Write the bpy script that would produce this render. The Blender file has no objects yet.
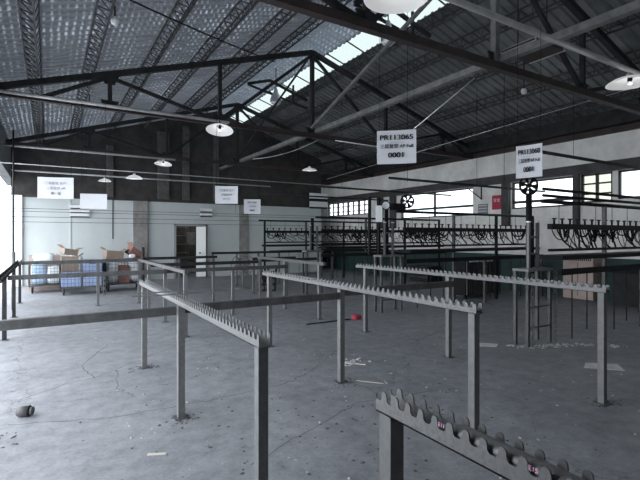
import bpy, bmesh, math, random
from mathutils import Vector, Matrix
random.seed(7)
C = bpy.context.scene.collection
PI = math.pi
YAW = math.radians(31.5)

# ------------------------------------------------------------------ materials
def mat(name, col, rough=0.6, metal=0.0, noise=0.0, nscale=8.0, bump=0.0, spec=0.5, col2=None, detail=6):
    m = bpy.data.materials.new(name); m.use_nodes = True
    nt = m.node_tree; b = nt.nodes['Principled BSDF']
    b.inputs['Roughness'].default_value = rough
    b.inputs['Metallic'].default_value = metal
    b.inputs['Specular IOR Level'].default_value = spec
    b.inputs['Base Color'].default_value = (*col, 1)
    if noise or col2:
        tc = nt.nodes.new('ShaderNodeTexCoord'); n = nt.nodes.new('ShaderNodeTexNoise')
        n.inputs['Scale'].default_value = nscale; n.inputs['Detail'].default_value = detail
        n.inputs['Roughness'].default_value = 0.65
        nt.links.new(tc.outputs['Object'], n.inputs['Vector'])
        r = nt.nodes.new('ShaderNodeValToRGB')
        r.color_ramp.elements[0].position = 0.35; r.color_ramp.elements[1].position = 0.68
        c2 = col2 or tuple(min(1, c * (1 + noise)) for c in col)
        c1 = col if col2 else tuple(c * (1 - noise) for c in col)
        r.color_ramp.elements[0].color = (*c1, 1); r.color_ramp.elements[1].color = (*c2, 1)
        nt.links.new(n.outputs['Fac'], r.inputs['Fac']); nt.links.new(r.outputs['Color'], b.inputs['Base Color'])
        if bump:
            bp = nt.nodes.new('ShaderNodeBump'); bp.inputs['Strength'].default_value = bump
            bp.inputs['Distance'].default_value = 0.01
            nt.links.new(n.outputs['Fac'], bp.inputs['Height']); nt.links.new(bp.outputs['Normal'], b.inputs['Normal'])
    return m

def translucent(name, col, trans, rough=0.5, speck=None):
    """diffuse sheet that lets part of the daylight through"""
    m = bpy.data.materials.new(name); m.use_nodes = True
    nt = m.node_tree; nt.nodes.clear()
    o = nt.nodes.new('ShaderNodeOutputMaterial'); d = nt.nodes.new('ShaderNodeBsdfDiffuse')
    t = nt.nodes.new('ShaderNodeBsdfTranslucent'); mx = nt.nodes.new('ShaderNodeMixShader')
    d.inputs['Color'].default_value = (*col, 1)
    t.inputs['Color'].default_value = (*trans, 1)
    mx.inputs['Fac'].default_value = 0.5
    nt.links.new(d.outputs[0], mx.inputs[1]); nt.links.new(t.outputs[0], mx.inputs[2])
    nt.links.new(mx.outputs[0], o.inputs['Surface'])
    if speck:
        tc = nt.nodes.new('ShaderNodeTexCoord')
        def wave(direction, scale, dist):
            w_ = nt.nodes.new('ShaderNodeTexWave'); w_.bands_direction = direction; w_.inputs['Scale'].default_value = scale
            w_.inputs['Distortion'].default_value = dist; w_.inputs['Detail'].default_value = 2
            nt.links.new(tc.outputs['Object'], w_.inputs['Vector']); return w_.outputs['Fac']
        def noise(scale):
            n = nt.nodes.new('ShaderNodeTexNoise'); n.inputs['Scale'].default_value = scale; n.inputs['Detail'].default_value = 3
            nt.links.new(tc.outputs['Object'], n.inputs['Vector']); return n.outputs['Fac']
        def mul(p, q):
            x = nt.nodes.new('ShaderNodeMath'); x.operation = 'MULTIPLY'; nt.links.new(p, x.inputs[0]); nt.links.new(q, x.inputs[1]); return x.outputs[0]
        k = mul(mul(wave('X', 3.1, 1.8), wave('Y', 1.57, 0.8)), mul(noise(0.55), noise(4.0)))
        r = nt.nodes.new('ShaderNodeValToRGB')
        r.color_ramp.elements[0].position = speck[0]; r.color_ramp.elements[0].color = (*trans, 1)
        r.color_ramp.elements[1].position = speck[1]; r.color_ramp.elements[1].color = (*speck[2], 1)
        nt.links.new(k, r.inputs['Fac']); nt.links.new(r.outputs['Color'], t.inputs['Color'])
    return m

M = {}
M['galv'] = mat('galvanised_steel', (0.135, 0.137, 0.14), 0.5, 0.15, noise=0.16, nscale=22, bump=0.08)
M['rail'] = mat('worn_rail_steel', (0.075, 0.076, 0.079), 0.55, 0.2, noise=0.35, nscale=9)
M['tooth'] = mat('toothed_rail_steel', (0.135, 0.137, 0.14), 0.45, 0.25, noise=0.2, nscale=60, bump=0.12)
M['darksteel'] = mat('painted_and_backlit_steel', (0.026, 0.026, 0.028), 0.7, 0.0, spec=0.25, noise=0.4, nscale=5)  # dark paint; on the left edge rack it stands in for backlit shade
M['rust'] = mat('rusty_dark_steel', (0.028, 0.021, 0.021), 0.75, noise=0.4, nscale=3, col2=(0.055, 0.036, 0.035))
M['beamgrey'] = mat('grey_tie_beam_paint', (0.17, 0.17, 0.165), 0.7, noise=0.35, nscale=6)
M['pipe'] = mat('grey_conduit_paint', (0.45, 0.45, 0.455), 0.45, 0.1, noise=0.2, nscale=5)
M['lattice'] = mat('lattice_paint', (0.045, 0.045, 0.048), 0.55, noise=0.3, nscale=10)
M['black'] = mat('black_machine_paint', (0.011, 0.011, 0.012), 0.7, spec=0.2, noise=0.3, nscale=8)
M['hose'] = mat('black_rubber', (0.010, 0.010, 0.011), 0.7, spec=0.2)
M['white_enamel'] = mat('white_enamel', (0.82, 0.84, 0.86), 0.3)
M['bulb'] = mat('lamp_glass', (0.75, 0.76, 0.78), 0.15)
M['shade'] = translucent('white_lamp_shade', (0.92, 0.93, 0.94), (0.8, 0.8, 0.8))
M['alu'] = mat('spun_aluminium', (0.6, 0.61, 0.63), 0.35, 0.7)
M['paper'] = mat('sign_paper', (0.57, 0.58, 0.62), 0.8, noise=0.04, nscale=4)
M['ink'] = mat('sign_ink', (0.015, 0.015, 0.02), 0.8)
M['greyink'] = mat('sign_grey_ink', (0.22, 0.22, 0.25), 0.8)
M['pink'] = mat('marker_pink', (0.85, 0.45, 0.7), 0.7)
M['red'] = mat('red_notice_paper', (0.42, 0.03, 0.07), 0.7)
M['redcloth'] = mat('red_cloth', (0.28, 0.03, 0.05), 0.9)
M['card'] = mat('brown_cardboard', (0.23, 0.175, 0.14), 0.85, noise=0.15, nscale=6)
M['card_red'] = mat('reddish_cardboard', (0.23, 0.115, 0.095), 0.85, noise=0.15, nscale=6)
M['card_pale'] = mat('pale_cardboard', (0.42, 0.33, 0.30), 0.85, noise=0.1, nscale=6)
M['blue'] = mat('blue_plastic', (0.36, 0.47, 0.74), 0.45, noise=0.12, nscale=8)
M['paleblue'] = mat('pale_blue_bag', (0.45, 0.60, 0.80), 0.6, noise=0.15, nscale=8, bump=0.6)
M['whitebag'] = mat('white_bag', (0.70, 0.74, 0.78), 0.65, noise=0.1, nscale=8, bump=0.6)
M['greyplastic'] = mat('grey_plastic', (0.09, 0.09, 0.095), 0.6, noise=0.15, nscale=9)
M['rubber'] = mat('wheel_rubber', (0.02, 0.02, 0.022), 0.7)
M['palewall'] = mat('pale_green_grey_wall', (0.53, 0.57, 0.575), 0.75, noise=0.05, nscale=1.2)
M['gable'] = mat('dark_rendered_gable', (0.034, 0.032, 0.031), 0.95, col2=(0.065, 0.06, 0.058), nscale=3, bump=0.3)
M['pilaster'] = mat('dark_pilaster_render', (0.06, 0.058, 0.055), 0.95, col2=(0.13, 0.125, 0.12), nscale=4, bump=0.3)
M['concrete'] = mat('rough_concrete', (0.19, 0.185, 0.18), 0.9, col2=(0.33, 0.32, 0.31), nscale=3.5, bump=0.4)
M['plaster'] = mat('old_white_plaster', (0.68, 0.67, 0.65), 0.9, col2=(0.92, 0.91, 0.88), nscale=1.6, bump=0.3)
M['green'] = mat('green_dado_paint', (0.016, 0.046, 0.042), 0.7, noise=0.25, nscale=2)
M['whitewall'] = mat('whitewashed_wall', (0.78, 0.8, 0.82), 0.8, noise=0.05, nscale=2)
M['greyband'] = mat('grey_eave_band', (0.16, 0.165, 0.17), 0.9, noise=0.2, nscale=3)
M['lintel'] = mat('dark_lintel', (0.07, 0.068, 0.07), 0.9, noise=0.3, nscale=3)
M['frame'] = mat('dark_window_frame', (0.035, 0.034, 0.035), 0.6)
M['doorwhite'] = mat('white_door_paint', (0.74, 0.76, 0.76), 0.5)
M['doorframe'] = mat('grey_door_frame', (0.30, 0.31, 0.31), 0.6)
M['beige'] = mat('beige_enamel', (0.42, 0.33, 0.30), 0.6, noise=0.08, nscale=4)
M['tile'] = mat('pale_floor_sheet', (0.55, 0.55, 0.55), 0.8, noise=0.15, nscale=6)
M['chip'] = mat('pale_debris', (0.40, 0.40, 0.40), 0.9, noise=0.3, nscale=20)
M['wood'] = mat('pale_wood_scrap', (0.50, 0.47, 0.43), 0.8, noise=0.15, nscale=10)
M['darkchip'] = mat('dark_debris', (0.09, 0.09, 0.092), 0.9)
M['crack'] = mat('floor_crack_dirt', (0.10, 0.102, 0.106), 0.95)
M['ground'] = mat('outdoor_concrete', (0.5, 0.51, 0.52), 0.9, noise=0.1, nscale=1)
M['roof_left'] = translucent('left_roof_sheet', (0.33, 0.345, 0.36), (0.017, 0.0182, 0.021), speck=(0.16, 0.42, (0.16, 0.175, 0.20)))
M['roof_right'] = mat('right_roof_sheet', (0.15, 0.16, 0.162), 0.42, noise=0.3, nscale=2)
M['roof_blue'] = translucent('ridge_translucent_sheet', (0.4, 0.43, 0.46), (0.026, 0.031, 0.036), speck=(0.10, 0.34, (0.12, 0.14, 0.16)))

def glass(name, tint, k=0.12):
    m = bpy.data.materials.new(name); m.use_nodes = True
    nt = m.node_tree; nt.nodes.clear()
    o = nt.nodes.new('ShaderNodeOutputMaterial'); g = nt.nodes.new('ShaderNodeBsdfGlossy')
    t = nt.nodes.new('ShaderNodeBsdfTransparent'); mx = nt.nodes.new('ShaderNodeMixShader')
    t.inputs['Color'].default_value = (*tint, 1); g.inputs['Roughness'].default_value = 0.1
    mx.inputs['Fac'].default_value = k
    nt.links.new(t.outputs[0], mx.inputs[1]); nt.links.new(g.outputs[0], mx.inputs[2])
    nt.links.new(mx.outputs[0], o.inputs['Surface']); return m
M['glass'] = glass('dusty_window_glass', (0.66, 0.68, 0.68), 0.05)
M['glass_y'] = glass('yellowed_window_glass', (0.42, 0.425, 0.385), 0.05)
M['glass_d'] = glass('grimy_window_glass', (0.14, 0.145, 0.14), 0.05)
M['glass_r'] = glass('skylight_glass', (0.38, 0.40, 0.39), 0.03)

def floor_material():
    m = bpy.data.materials.new('worn_concrete_floor'); m.use_nodes = True
    nt = m.node_tree; b = nt.nodes['Principled BSDF']; L = nt.links.new
    tc = nt.nodes.new('ShaderNodeTexCoord')
    def noise(s, d=6, r=0.6):
        n = nt.nodes.new('ShaderNodeTexNoise'); n.inputs['Scale'].default_value = s
        n.inputs['Detail'].default_value = d; n.inputs['Roughness'].default_value = r
        L(tc.outputs['Object'], n.inputs['Vector']); return n
    def ramp(src, p0, c0, p1, c1):
        r = nt.nodes.new('ShaderNodeValToRGB'); r.color_ramp.elements[0].position = p0
        r.color_ramp.elements[1].position = p1; r.color_ramp.elements[0].color = (*c0, 1)
        r.color_ramp.elements[1].color = (*c1, 1); L(src, r.inputs['Fac']); return r
    def mul(a, b2, f=1.0):
        x = nt.nodes.new('ShaderNodeMix'); x.data_type = 'RGBA'; x.blend_type = 'MULTIPLY'
        x.inputs['Factor'].default_value = f; L(a, x.inputs['A']); L(b2, x.inputs['B']); return x.outputs['Result']
    n1 = noise(0.7, 8, 0.65); n2 = noise(6, 8, 0.7); n3 = noise(40, 3, 0.6)
    base = ramp(n1.outputs['Fac'], 0.3, (0.20, 0.21, 0.23), 0.72, (0.30, 0.31, 0.335))
    fine = ramp(n2.outputs['Fac'], 0.3, (0.66, 0.66, 0.67), 0.62, (1.08, 1.08, 1.08))
    grit = ramp(n3.outputs['Fac'], 0.3, (0.82, 0.82, 0.82), 0.6, (1, 1, 1))
    v = nt.nodes.new('ShaderNodeTexVoronoi'); v.feature = 'DISTANCE_TO_EDGE'; v.inputs['Scale'].default_value = 0.33
    wob = noise(1.6, 5, 0.6); ad = nt.nodes.new('ShaderNodeVectorMath'); ad.operation = 'ADD'
    sc = nt.nodes.new('ShaderNodeVectorMath'); sc.operation = 'SCALE'; sc.inputs['Scale'].default_value = 0.9
    L(wob.outputs['Color'], sc.inputs[0]); L(tc.outputs['Object'], ad.inputs[0]); L(sc.outputs[0], ad.inputs[1])
    L(ad.outputs[0], v.inputs['Vector'])
    cr = ramp(v.outputs['Distance'], 0.0005, (0.55, 0.55, 0.55), 0.003, (1, 1, 1))
    c = mul(base.outputs[0], fine.outputs[0]); c = mul(c, grit.outputs[0]); c = mul(c, cr.outputs[0])
    L(c, b.inputs['Base Color'])
    b.inputs['Roughness'].default_value = 0.62; b.inputs['Specular IOR Level'].default_value = 0.4
    bp = nt.nodes.new('ShaderNodeBump'); bp.inputs['Strength'].default_value = 0.25; bp.inputs['Distance'].default_value = 0.01
    L(n2.outputs['Fac'], bp.inputs['Height']); L(bp.outputs['Normal'], b.inputs['Normal'])
    return m
M['floor'] = floor_material()

# ------------------------------------------------------------------ builders
class MB:
    def __init__(s): s.v = []; s.f = []; s.smooth = []
    def add(s, v, f, sm=False):
        o = len(s.v); s.v += [tuple(p) for p in v]
        for q in f: s.f.append([i + o for i in q]); s.smooth.append(sm)
        return s
    def box(s, c, d, rz=0, ry=0, rx=0):
        hx, hy, hz = d[0] / 2, d[1] / 2, d[2] / 2
        R = Matrix.Rotation(rz, 3, 'Z') @ Matrix.Rotation(ry, 3, 'Y') @ Matrix.Rotation(rx, 3, 'X')
        v = [R @ Vector((x * hx, y * hy, z * hz)) + Vector(c) for x in (-1, 1) for y in (-1, 1) for z in (-1, 1)]
        return s.add(v, [(0, 1, 3, 2), (4, 6, 7, 5), (0, 4, 5, 1), (2, 3, 7, 6), (0, 2, 6, 4), (1, 5, 7, 3)])
    def b2(s, a, b):
        return s.box([(a[i] + b[i]) / 2 for i in range(3)], [abs(b[i] - a[i]) for i in range(3)])
    def bar(s, a, b, w, h=None, up=(0, 0, 1)):
        """rectangular bar from a to b, w sideways, h upwards"""
        h = h or w; a = Vector(a); b = Vector(b); d = (b - a).normalized(); up = Vector(up)
        if abs(d.dot(up)) > 0.98: up = Vector((0, 1, 0))
        x = d.cross(up).normalized(); z = x.cross(d)
        v = [p + x * (i * w / 2) + z * (j * h / 2) for p in (a, b) for i, j in ((-1, -1), (1, -1), (1, 1), (-1, 1))]
        return s.add(v, [(3, 2, 1, 0), (4, 5, 6, 7), (0, 1, 5, 4), (1, 2, 6, 5), (2, 3, 7, 6), (3, 0, 4, 7)])
    def tube(s, pts, r, n=8, caps=True):
        pts = [Vector(p) for p in pts]; rings = []
        prev = None
        for i, p in enumerate(pts):
            d = (pts[min(i + 1, len(pts) - 1)] - pts[max(i - 1, 0)]).normalized()
            ref = prev if prev else (Vector((0, 0, 1)) if abs(d.z) < 0.9 else Vector((1, 0, 0)))
            x = (ref - d * ref.dot(d)).normalized(); prev = x; y = d.cross(x)
            rr = r[i] if isinstance(r, (list, tuple)) else r
            rings.append([p + (x * math.cos(2 * PI * k / n) + y * math.sin(2 * PI * k / n)) * rr for k in range(n)])
        v = [q for R_ in rings for q in R_]; f = []
        for i in range(len(pts) - 1):
            for k in range(n):
                f.append((i * n + k, i * n + (k + 1) % n, (i + 1) * n + (k + 1) % n, (i + 1) * n + k))
        s.add(v, f, True)
        if caps:
            o = len(s.v) - len(v)
            s.f.append([o + k for k in range(n)][::-1]); s.smooth.append(False)
            s.f.append([o + len(v) - n + k for k in range(n)]); s.smooth.append(False)
        return s
    def lathe(s, prof, c=(0, 0, 0), n=28, M3=None, closed=False):
        v = []; f = []
        for (r, z) in prof:
            for k in range(n):
                p = Vector((r * math.cos(2 * PI * k / n), r * math.sin(2 * PI * k / n), z))
                if M3: p = M3 @ p
                v.append(p + Vector(c))
        for i in range(len(prof) - 1):
            for k in range(n):
                f.append((i * n + k, i * n + (k + 1) % n, (i + 1) * n + (k + 1) % n, (i + 1) * n + k))
        return s.add(v, f, True)
    def ring(s, c, R_, r, nrm, n=24, m=6):
        nrm = Vector(nrm).normalized(); a = nrm.orthogonal().normalized(); b = nrm.cross(a)
        pts = [Vector(c) + (a * math.cos(2 * PI * k / n) + b * math.sin(2 * PI * k / n)) * R_ for k in range(n + 1)]
        return s.tube(pts, r, m, False)
    def prism(s, poly, axis, lo, hi):
        """poly: 2-D outline; axis 'x': (y,z) pushed along x, 'y': (x,z) along y, 'z': (x,y) along z"""
        def P(p, t): return {'x': (t, p[0], p[1]), 'y': (p[0], t, p[1]), 'z': (p[0], p[1], t)}[axis]
        n = len(poly); v = [P(p, lo) for p in poly] + [P(p, hi) for p in poly]
        f = [tuple(range(n)), tuple(range(2 * n - 1, n - 1, -1))] + [(i, n + i, n + (i + 1) % n, (i + 1) % n) for i in range(n)]
        return s.add(v, f)
    def build(s, name, m, parent=None, recalc=True, loc=None):
        off = Vector((0, 0, 0)); P = parent
        while P is not None: off += P.location; P = P.parent
        L = Vector(loc) if loc is not None else (Vector((0, 0, 0)))
        me = bpy.data.meshes.new(name)
        me.from_pydata([tuple(Vector(p) - off - L) for p in s.v], [], s.f)
        me.polygons.foreach_set('use_smooth', s.smooth)
        me.materials.append(M[m] if isinstance(m, str) else m)
        if recalc:
            bm = bmesh.new(); bm.from_mesh(me); bmesh.ops.recalc_face_normals(bm, faces=bm.faces); bm.to_mesh(me); bm.free()
        me.update()
        o = bpy.data.objects.new(name, me); C.objects.link(o); o.parent = parent; o.location = L
        return o

def tag(o, label=None, cat=None, group=None, kind=None):
    if label: o['label'] = label
    if cat: o['category'] = cat
    if group: o['group'] = group
    if kind: o['kind'] = kind
    return o
def thing(name, label, cat, loc=(0, 0, 0), group=None):
    o = bpy.data.objects.new(name, None); C.objects.link(o); o.location = loc; o.empty_display_size = 0.1
    return tag(o, label, cat, group)
def struct(name, mb, m, parent=None, label=None, **k):
    o = mb.build(name, m, parent, **k)
    if parent is None: o['kind'] = 'structure'
    if label: o['label'] = label
    return o
def copy_tree(o, parent=None, loc=None, label=None):
    c = o.copy(); C.objects.link(c); c.parent = parent
    if loc is not None: c.location = loc
    if label: c['label'] = label
    for ch in list(o.children): copy_tree(ch, c)
    return c
def text_mesh(name, body, size, m, parent, mtx, align='CENTER', bold=0.0, sx=1.0):
    cu = bpy.data.curves.new(name, 'FONT'); cu.body = body; cu.size = size
    cu.align_x = align; cu.align_y = 'CENTER'; cu.extrude = 0.0006; cu.offset = 0
    t = bpy.data.objects.new(name, cu); C.objects.link(t)
    bpy.context.view_layer.update()
    me = bpy.data.meshes.new_from_object(t.evaluated_get(bpy.context.evaluated_depsgraph_get()))
    bpy.data.objects.remove(t)
    if bold:      # heavier strokes: the same outline struck again with small shifts
        bm = bmesh.new(); bm.from_mesh(me)
        for dx, dy in ((bold, 0), (-bold, 0), (0, bold * .6)):
            b2 = bmesh.new(); b2.from_mesh(me); bmesh.ops.translate(b2, verts=b2.verts, vec=(dx, dy, 0.0002)); tmp = bpy.data.meshes.new('tmp'); b2.to_mesh(tmp); b2.free()
            bm.from_mesh(tmp); bpy.data.meshes.remove(tmp)
        bm.to_mesh(me); bm.free()
    me.transform(mtx @ Matrix.Diagonal((sx, 1, 1, 1))); me.materials.clear(); me.materials.append(M[m])
    o = bpy.data.objects.new(name, me); C.objects.link(o); o.parent = parent
    return o

# ------------------------------------------------------------------ setting
RX, RZ, SL = 5.71, 6.56, 0.309           # ridge and roof slope
LW, RW, YF, YB, YP = -1.0, 11.85, -4.0, 19.4, 17.1
def roofz(x): return RZ - SL * abs(x - RX)
def trussz(x): return roofz(x) - 0.25

struct('floor', MB().b2((LW, YF, -0.15), (RW + 0.2, YB + 3, 0)), 'floor')
struct('ground', MB().b2((-30, -20, -0.4), (LW, 45, -0.06)), 'ground')
# left wall: piers and the dark band above the wide openings
mb = MB().b2((LW - 0.2, YF, 3.47), (LW, YB, roofz(LW) - 0.02))
mb.b2((LW - 0.24, YF, 3.40), (LW + 0.02, YB, 3.52))
struct('wall_left', mb, 'greyband')
struct('wall_left_near', MB().b2((LW - 0.2, YF, 0), (LW, 1.7, 3.40)), 'greyband')
for y in (9.7,):
    struct('trim_1', MB().b2((LW - 0.22, y - 0.12, 0), (LW + 0.0, y + 0.12, 3.40)), 'whitewall')
struct('trim_2', MB().b2((LW, YP - 0.12, 0), (-0.70, YP, 2.9)), 'whitewall')
struct('wall_front', MB().b2((LW, YF - 0.2, 0), (RW + 0.2, YF, 5)).prism([(LW, 5), (RW, 5), (RX, 6.5)], 'y', YF - 0.2, YF), 'plaster')

# back partition with the doorway (x 4.12 .. 5.24, z 0 .. 2.0)
DX0, DX1, DZ = 4.10, 5.24, 2.0
mb = MB().b2((LW, YP, 0), (DX0, YP + 0.15, 2.9)).b2((DX1, YP, 0), (10.55, YP + 0.15, 2.9)).b2((DX0, YP, DZ), (DX1, YP + 0.15, 2.9))
struct('wall_back', mb, 'palewall')
g = [(LW, 2.92), (10.55, 2.92), (10.55, roofz(10.55) - 0.02), (RX, RZ - 0.02), (LW, roofz(LW) - 0.02)]
struct('wall_back_gable', MB().prism(g, 'y', YP + 0.02, YP + 0.2).b2((LW, YP - 0.07, 2.86), (10.55, YP + 0.02, 2.96)), 'gable')
for x0, x1, z1, m, d in ((2.60, 3.08, 2.86, 'concrete', 0.12), (6.62, 7.01, 2.86, 'concrete', 0.05), (0.62, 0.66, 2.86, 'palewall', 0.02)):
    struct('trim_3', MB().b2((x0, YP - d, 0), (x1, YP, z1)), m)
for x0, x1, zz in ((3.45, 3.85, 5.6), (4.35, 4.6, 5.9), (5.55, 5.75, 6.3), (1.75, 1.95, 4.9)):
    struct('trim_4', MB().b2((x0, YP - 0.10, 2.97), (x1, YP + 0.02, zz - 0.15)), 'pilaster')
struct('trim_5', MB().b2((1.93, YP - 0.012, 1.5), (1.96, YP, 2.86)), 'darksteel')
struct('wall_end', MB().b2((LW - .2, YB + 2.6, 0), (RW + .2, YB + 2.8, 6.4)), 'greyband')
struct('wall_far', MB().b2((10.4, YB, 0), (RW + .2, YB + 0.15, 4.6)), 'palewall')
struct('wall_passage', MB().b2((10.4, YP + 0.15, 0), (10.55, YB, 2.9)), 'palewall')
# back room behind the door
M['cream'] = mat('store_wall', (0.3, 0.3, 0.3), 0.9)
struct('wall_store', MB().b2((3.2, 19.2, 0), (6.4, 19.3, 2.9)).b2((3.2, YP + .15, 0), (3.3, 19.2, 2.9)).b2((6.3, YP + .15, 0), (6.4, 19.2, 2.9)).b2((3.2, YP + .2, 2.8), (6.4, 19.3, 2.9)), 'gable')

# right wall, built of solid pieces around the windows
SILL, TOP = 2.38, 3.2
wins = [(15.25, 18.6, 2.55, 'w'), (9.75, 13.25, 2.27, 'x'), (6.47, 8.35, 2.40, 'x'), (5.56, 6.33, 2.45, 'y'), (1.0, 5.44, 2.5, 'x'), (-3.4, 0.6, 2.5, 'x')]
mb = MB().b2((RW, YF, 1.05), (RW + 0.2, YB, 2.27)).b2((RW, YF, TOP), (RW + 0.2, YB, 4.6))
edges = sorted(wins); y = YF
for a, b, s_, _ in edges:
    mb.b2((RW, y, 2.27), (RW + 0.2, a, TOP))
    if s_ > 2.27: mb.b2((RW, a, 2.27), (RW + 0.2, b, s_))
    y = b
mb.b2((RW, y, 2.27), (RW + 0.2, YB, TOP))
struct('wall_right', mb, 'plaster')
struct('baseboard_right', MB().b2((RW - 0.006, YF, 0), (RW + 0.2, YB, 1.05)), 'green', label='dark green painted dado')
struct('trim_6', MB().b2((RW - 0.16, YF, 3.20), (RW, YB, 3.44)), 'lintel')
mb = MB().b2((RW - 0.10, YF, 4.12), (RW, YB, 4.26))
struct('trim_10', MB().b2((RW - 0.3, YF, 4.27), (RW, YB, 4.63)), 'darksteel')
for k in range(40): mb.box((RW - 0.11, -2 + k * 0.5, 4.18), (0.03, 0.05, 0.05))
struct('trim_7', mb, 'rust')
for a, b in ((8.38, 8.62), (6.33, 6.47), (13.5, 13.8), (14.3, 14.6)):
    struct('trim_8', MB().b2((RW - 0.12, a, 1.9), (RW, b, 3.2)), 'lintel')
for i, (a, b, s_, k) in enumerate(wins):
    w = bpy.data.objects.new('window_%d' % (i + 1), None); C.objects.link(w); w.location = (RW + 0.08, (a + b) / 2, s_)
    w['kind'] = 'structure'
    f = MB(); X0, X1 = RW + 0.04, RW + 0.10
    f.b2((X0, a, s_), (X1, a + .05, TOP)).b2((X0, b - .05, s_), (X1, b, TOP)).b2((X0, a, s_), (X1, b, s_ + .05)).b2((X0, a, TOP - .05), (X1, b, TOP))
    if k == 'w':
        n = 8
        for j in range(1, n):
            t = 0.045 if j % 2 else 0.11
            yy = a + (b - a) * j / n; f.b2((X0, yy - t / 2, s_), (X1, yy + t / 2, TOP))
        for z in (2.74, 2.98): f.b2((X0 + .01, a, z - .02), (X1 - .01, b, z + .02))
    elif k == 'y':
        yy = (a + b) / 2; f.b2((X0, yy - .03, s_), (X1, yy + .03, TOP))
        for z in (2.68, 2.94): f.b2((X0 + .01, a, z - .02), (X1 - .01, b, z + .02))
    else:
        n = max(1, round((b - a) / 1.75))
        for j in range(1, n): yy = a + (b - a) * j / n; f.b2((X0, yy - .035, s_), (X1, yy + .035, TOP))
        if a > 5: f.b2((X0, a, 2.56), (X1, b, 2.64))
    f.build('window_frame', 'frame', w)
    MB().b2((RW + 0.068, a, s_), (RW + 0.072, b, TOP)).build('pane', {'w': 'glass', 'y': 'glass_y', 'x': 'glass'}[k], w)

# roof: ribbed sheets
def ribbed(x0, x1, pitch=0.2, h=0.035, lift=0.0, y0=YF - .3, y1=YB + 3, th=0.0):
    mb = MB(); prof = []; y = y0
    while y < y1:
        prof += [(y, 0), (y + pitch * .50, 0), (y + pitch * .62, h), (y + pitch * .88, h)]; y += pitch
    prof.append((y, 0))
    v = []; f = []
    for x in (x0, x1):
        for (yy, z) in prof: v.append((x, yy, roofz(x) + z + lift))
    n = len(prof)
    for i in range(n - 1): f.append((i, i + 1, n + i + 1, n + i))
    return mb.add(v, f)
o = struct('ceiling', ribbed(LW - 0.5, 5.05), 'roof_left', recalc=False)
struct('ceiling_right', ribbed(6.80, RW + 0.5), 'roof_right', recalc=False)
struct('ceiling_ridge', ribbed(4.95, RX, lift=0.05), 'roof_blue', recalc=False)
struct('ceiling_ridge', ribbed(RX, 6.34, lift=0.05), 'roof_blue', recalc=False)
sk = bpy.data.objects.new('window_7', None); C.objects.link(sk); sk.location = (6.55, 8, roofz(6.55)); sk['kind'] = 'structure'
v = [(6.30, YF, roofz(6.30) + .06), (6.92, YF, roofz(6.92) + .06), (6.92, YB, roofz(6.92) + .06), (6.30, YB, roofz(6.30) + .06)]
MB().add(v + [(a, b, c - 0.005) for a, b, c in v], [(0, 1, 2, 3), (7, 6, 5, 4), (0, 4, 5, 1), (1, 5, 6, 2), (2, 6, 7, 3), (3, 7, 4, 0)]).build('pane', 'glass_r', sk)
mb = MB()
for k in range(26): yy = YF + .4 + k * 0.9; mb.bar((6.28, yy, roofz(6.28) + .03), (6.90, yy, roofz(6.90) + .03), 0.02, 0.03)
mb.build('window_frame', 'darksteel', sk)

# ------------------------------------------------------------------ roof steel
CH = 4.15
pos_word = {4.3: 'nearest the camera, crossing the top right', 9.7: 'in the middle, its peak above the hanging signs', 14.9: 'farthest, close to the back gable'}
for y in (4.3, 9.7, 14.9):
    t = thing('roof_truss', 'dark steel roof truss with king post, ' + pos_word[y], 'truss', (RX, y, CH), 'roof trusses')
    w = 0.10
    xl, xr = LW + 0.02, RW - 0.12
    MB().bar((xl, y, trussz(xl) - .06), (RX, y, trussz(RX) - .06), w, 0.11).build('top_chord', 'darksteel', t)
    MB().bar((RX, y, trussz(RX) - .06), (xr, y, trussz(xr) - .06), w, 0.11).build('top_chord', 'darksteel', t)
    m = MB().b2((xl, y - .055, CH - .06), (xr, y + .055, CH - .045)).b2((xl, y - .055, CH - .06), (xr, y - .045, CH + .05)).b2((xl, y + .045, CH - .06), (xr, y + .055, CH + .05))
    m.build('bottom_chord', 'rust', t)
    m = MB().bar((RX, y, CH), (RX, y, trussz(RX) - .1), 0.09)
    m.build('king_post', 'darksteel' if y > 5 else 'beamgrey', t)
    for x in (1.05, 3.3, 8.12, 10.37):
        MB().bar((x, y, CH), (x, y, trussz(x) - .1), 0.075).build('post', 'darksteel', t)
    for a, za, b, zb in ((RX, 1, 3.3, 0), (RX, 1, 8.12, 0), (1.05, 1, 3.3, 0), (10.37, 1, 8.12, 0), (1.05, 1, -0.1, 0), (10.37, 1, 11.5, 0)):
        z0 = trussz(a) - .12 if za else CH; z1 = CH + .02
        MB().bar((a, y, z0), (b, y, z1), 0.06, 0.07).build('diagonal_brace', 'darksteel', t)
    for x, z in [(RX, trussz(RX) - .15), (RX, CH + .1), (1.05, CH + .05), (3.3, CH + .08), (8.12, CH + .08), (10.37, CH + .05), (1.05, trussz(1.05) - .16), (10.37, trussz(10.37) - .16)]:
        MB().prism([(x - .17, z + .09), (x - .09, z - .10), (x + .09, z - .10), (x + .17, z + .09)], 'y', y - .012, y + .012).build('gusset_plate', 'darksteel', t)

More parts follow.
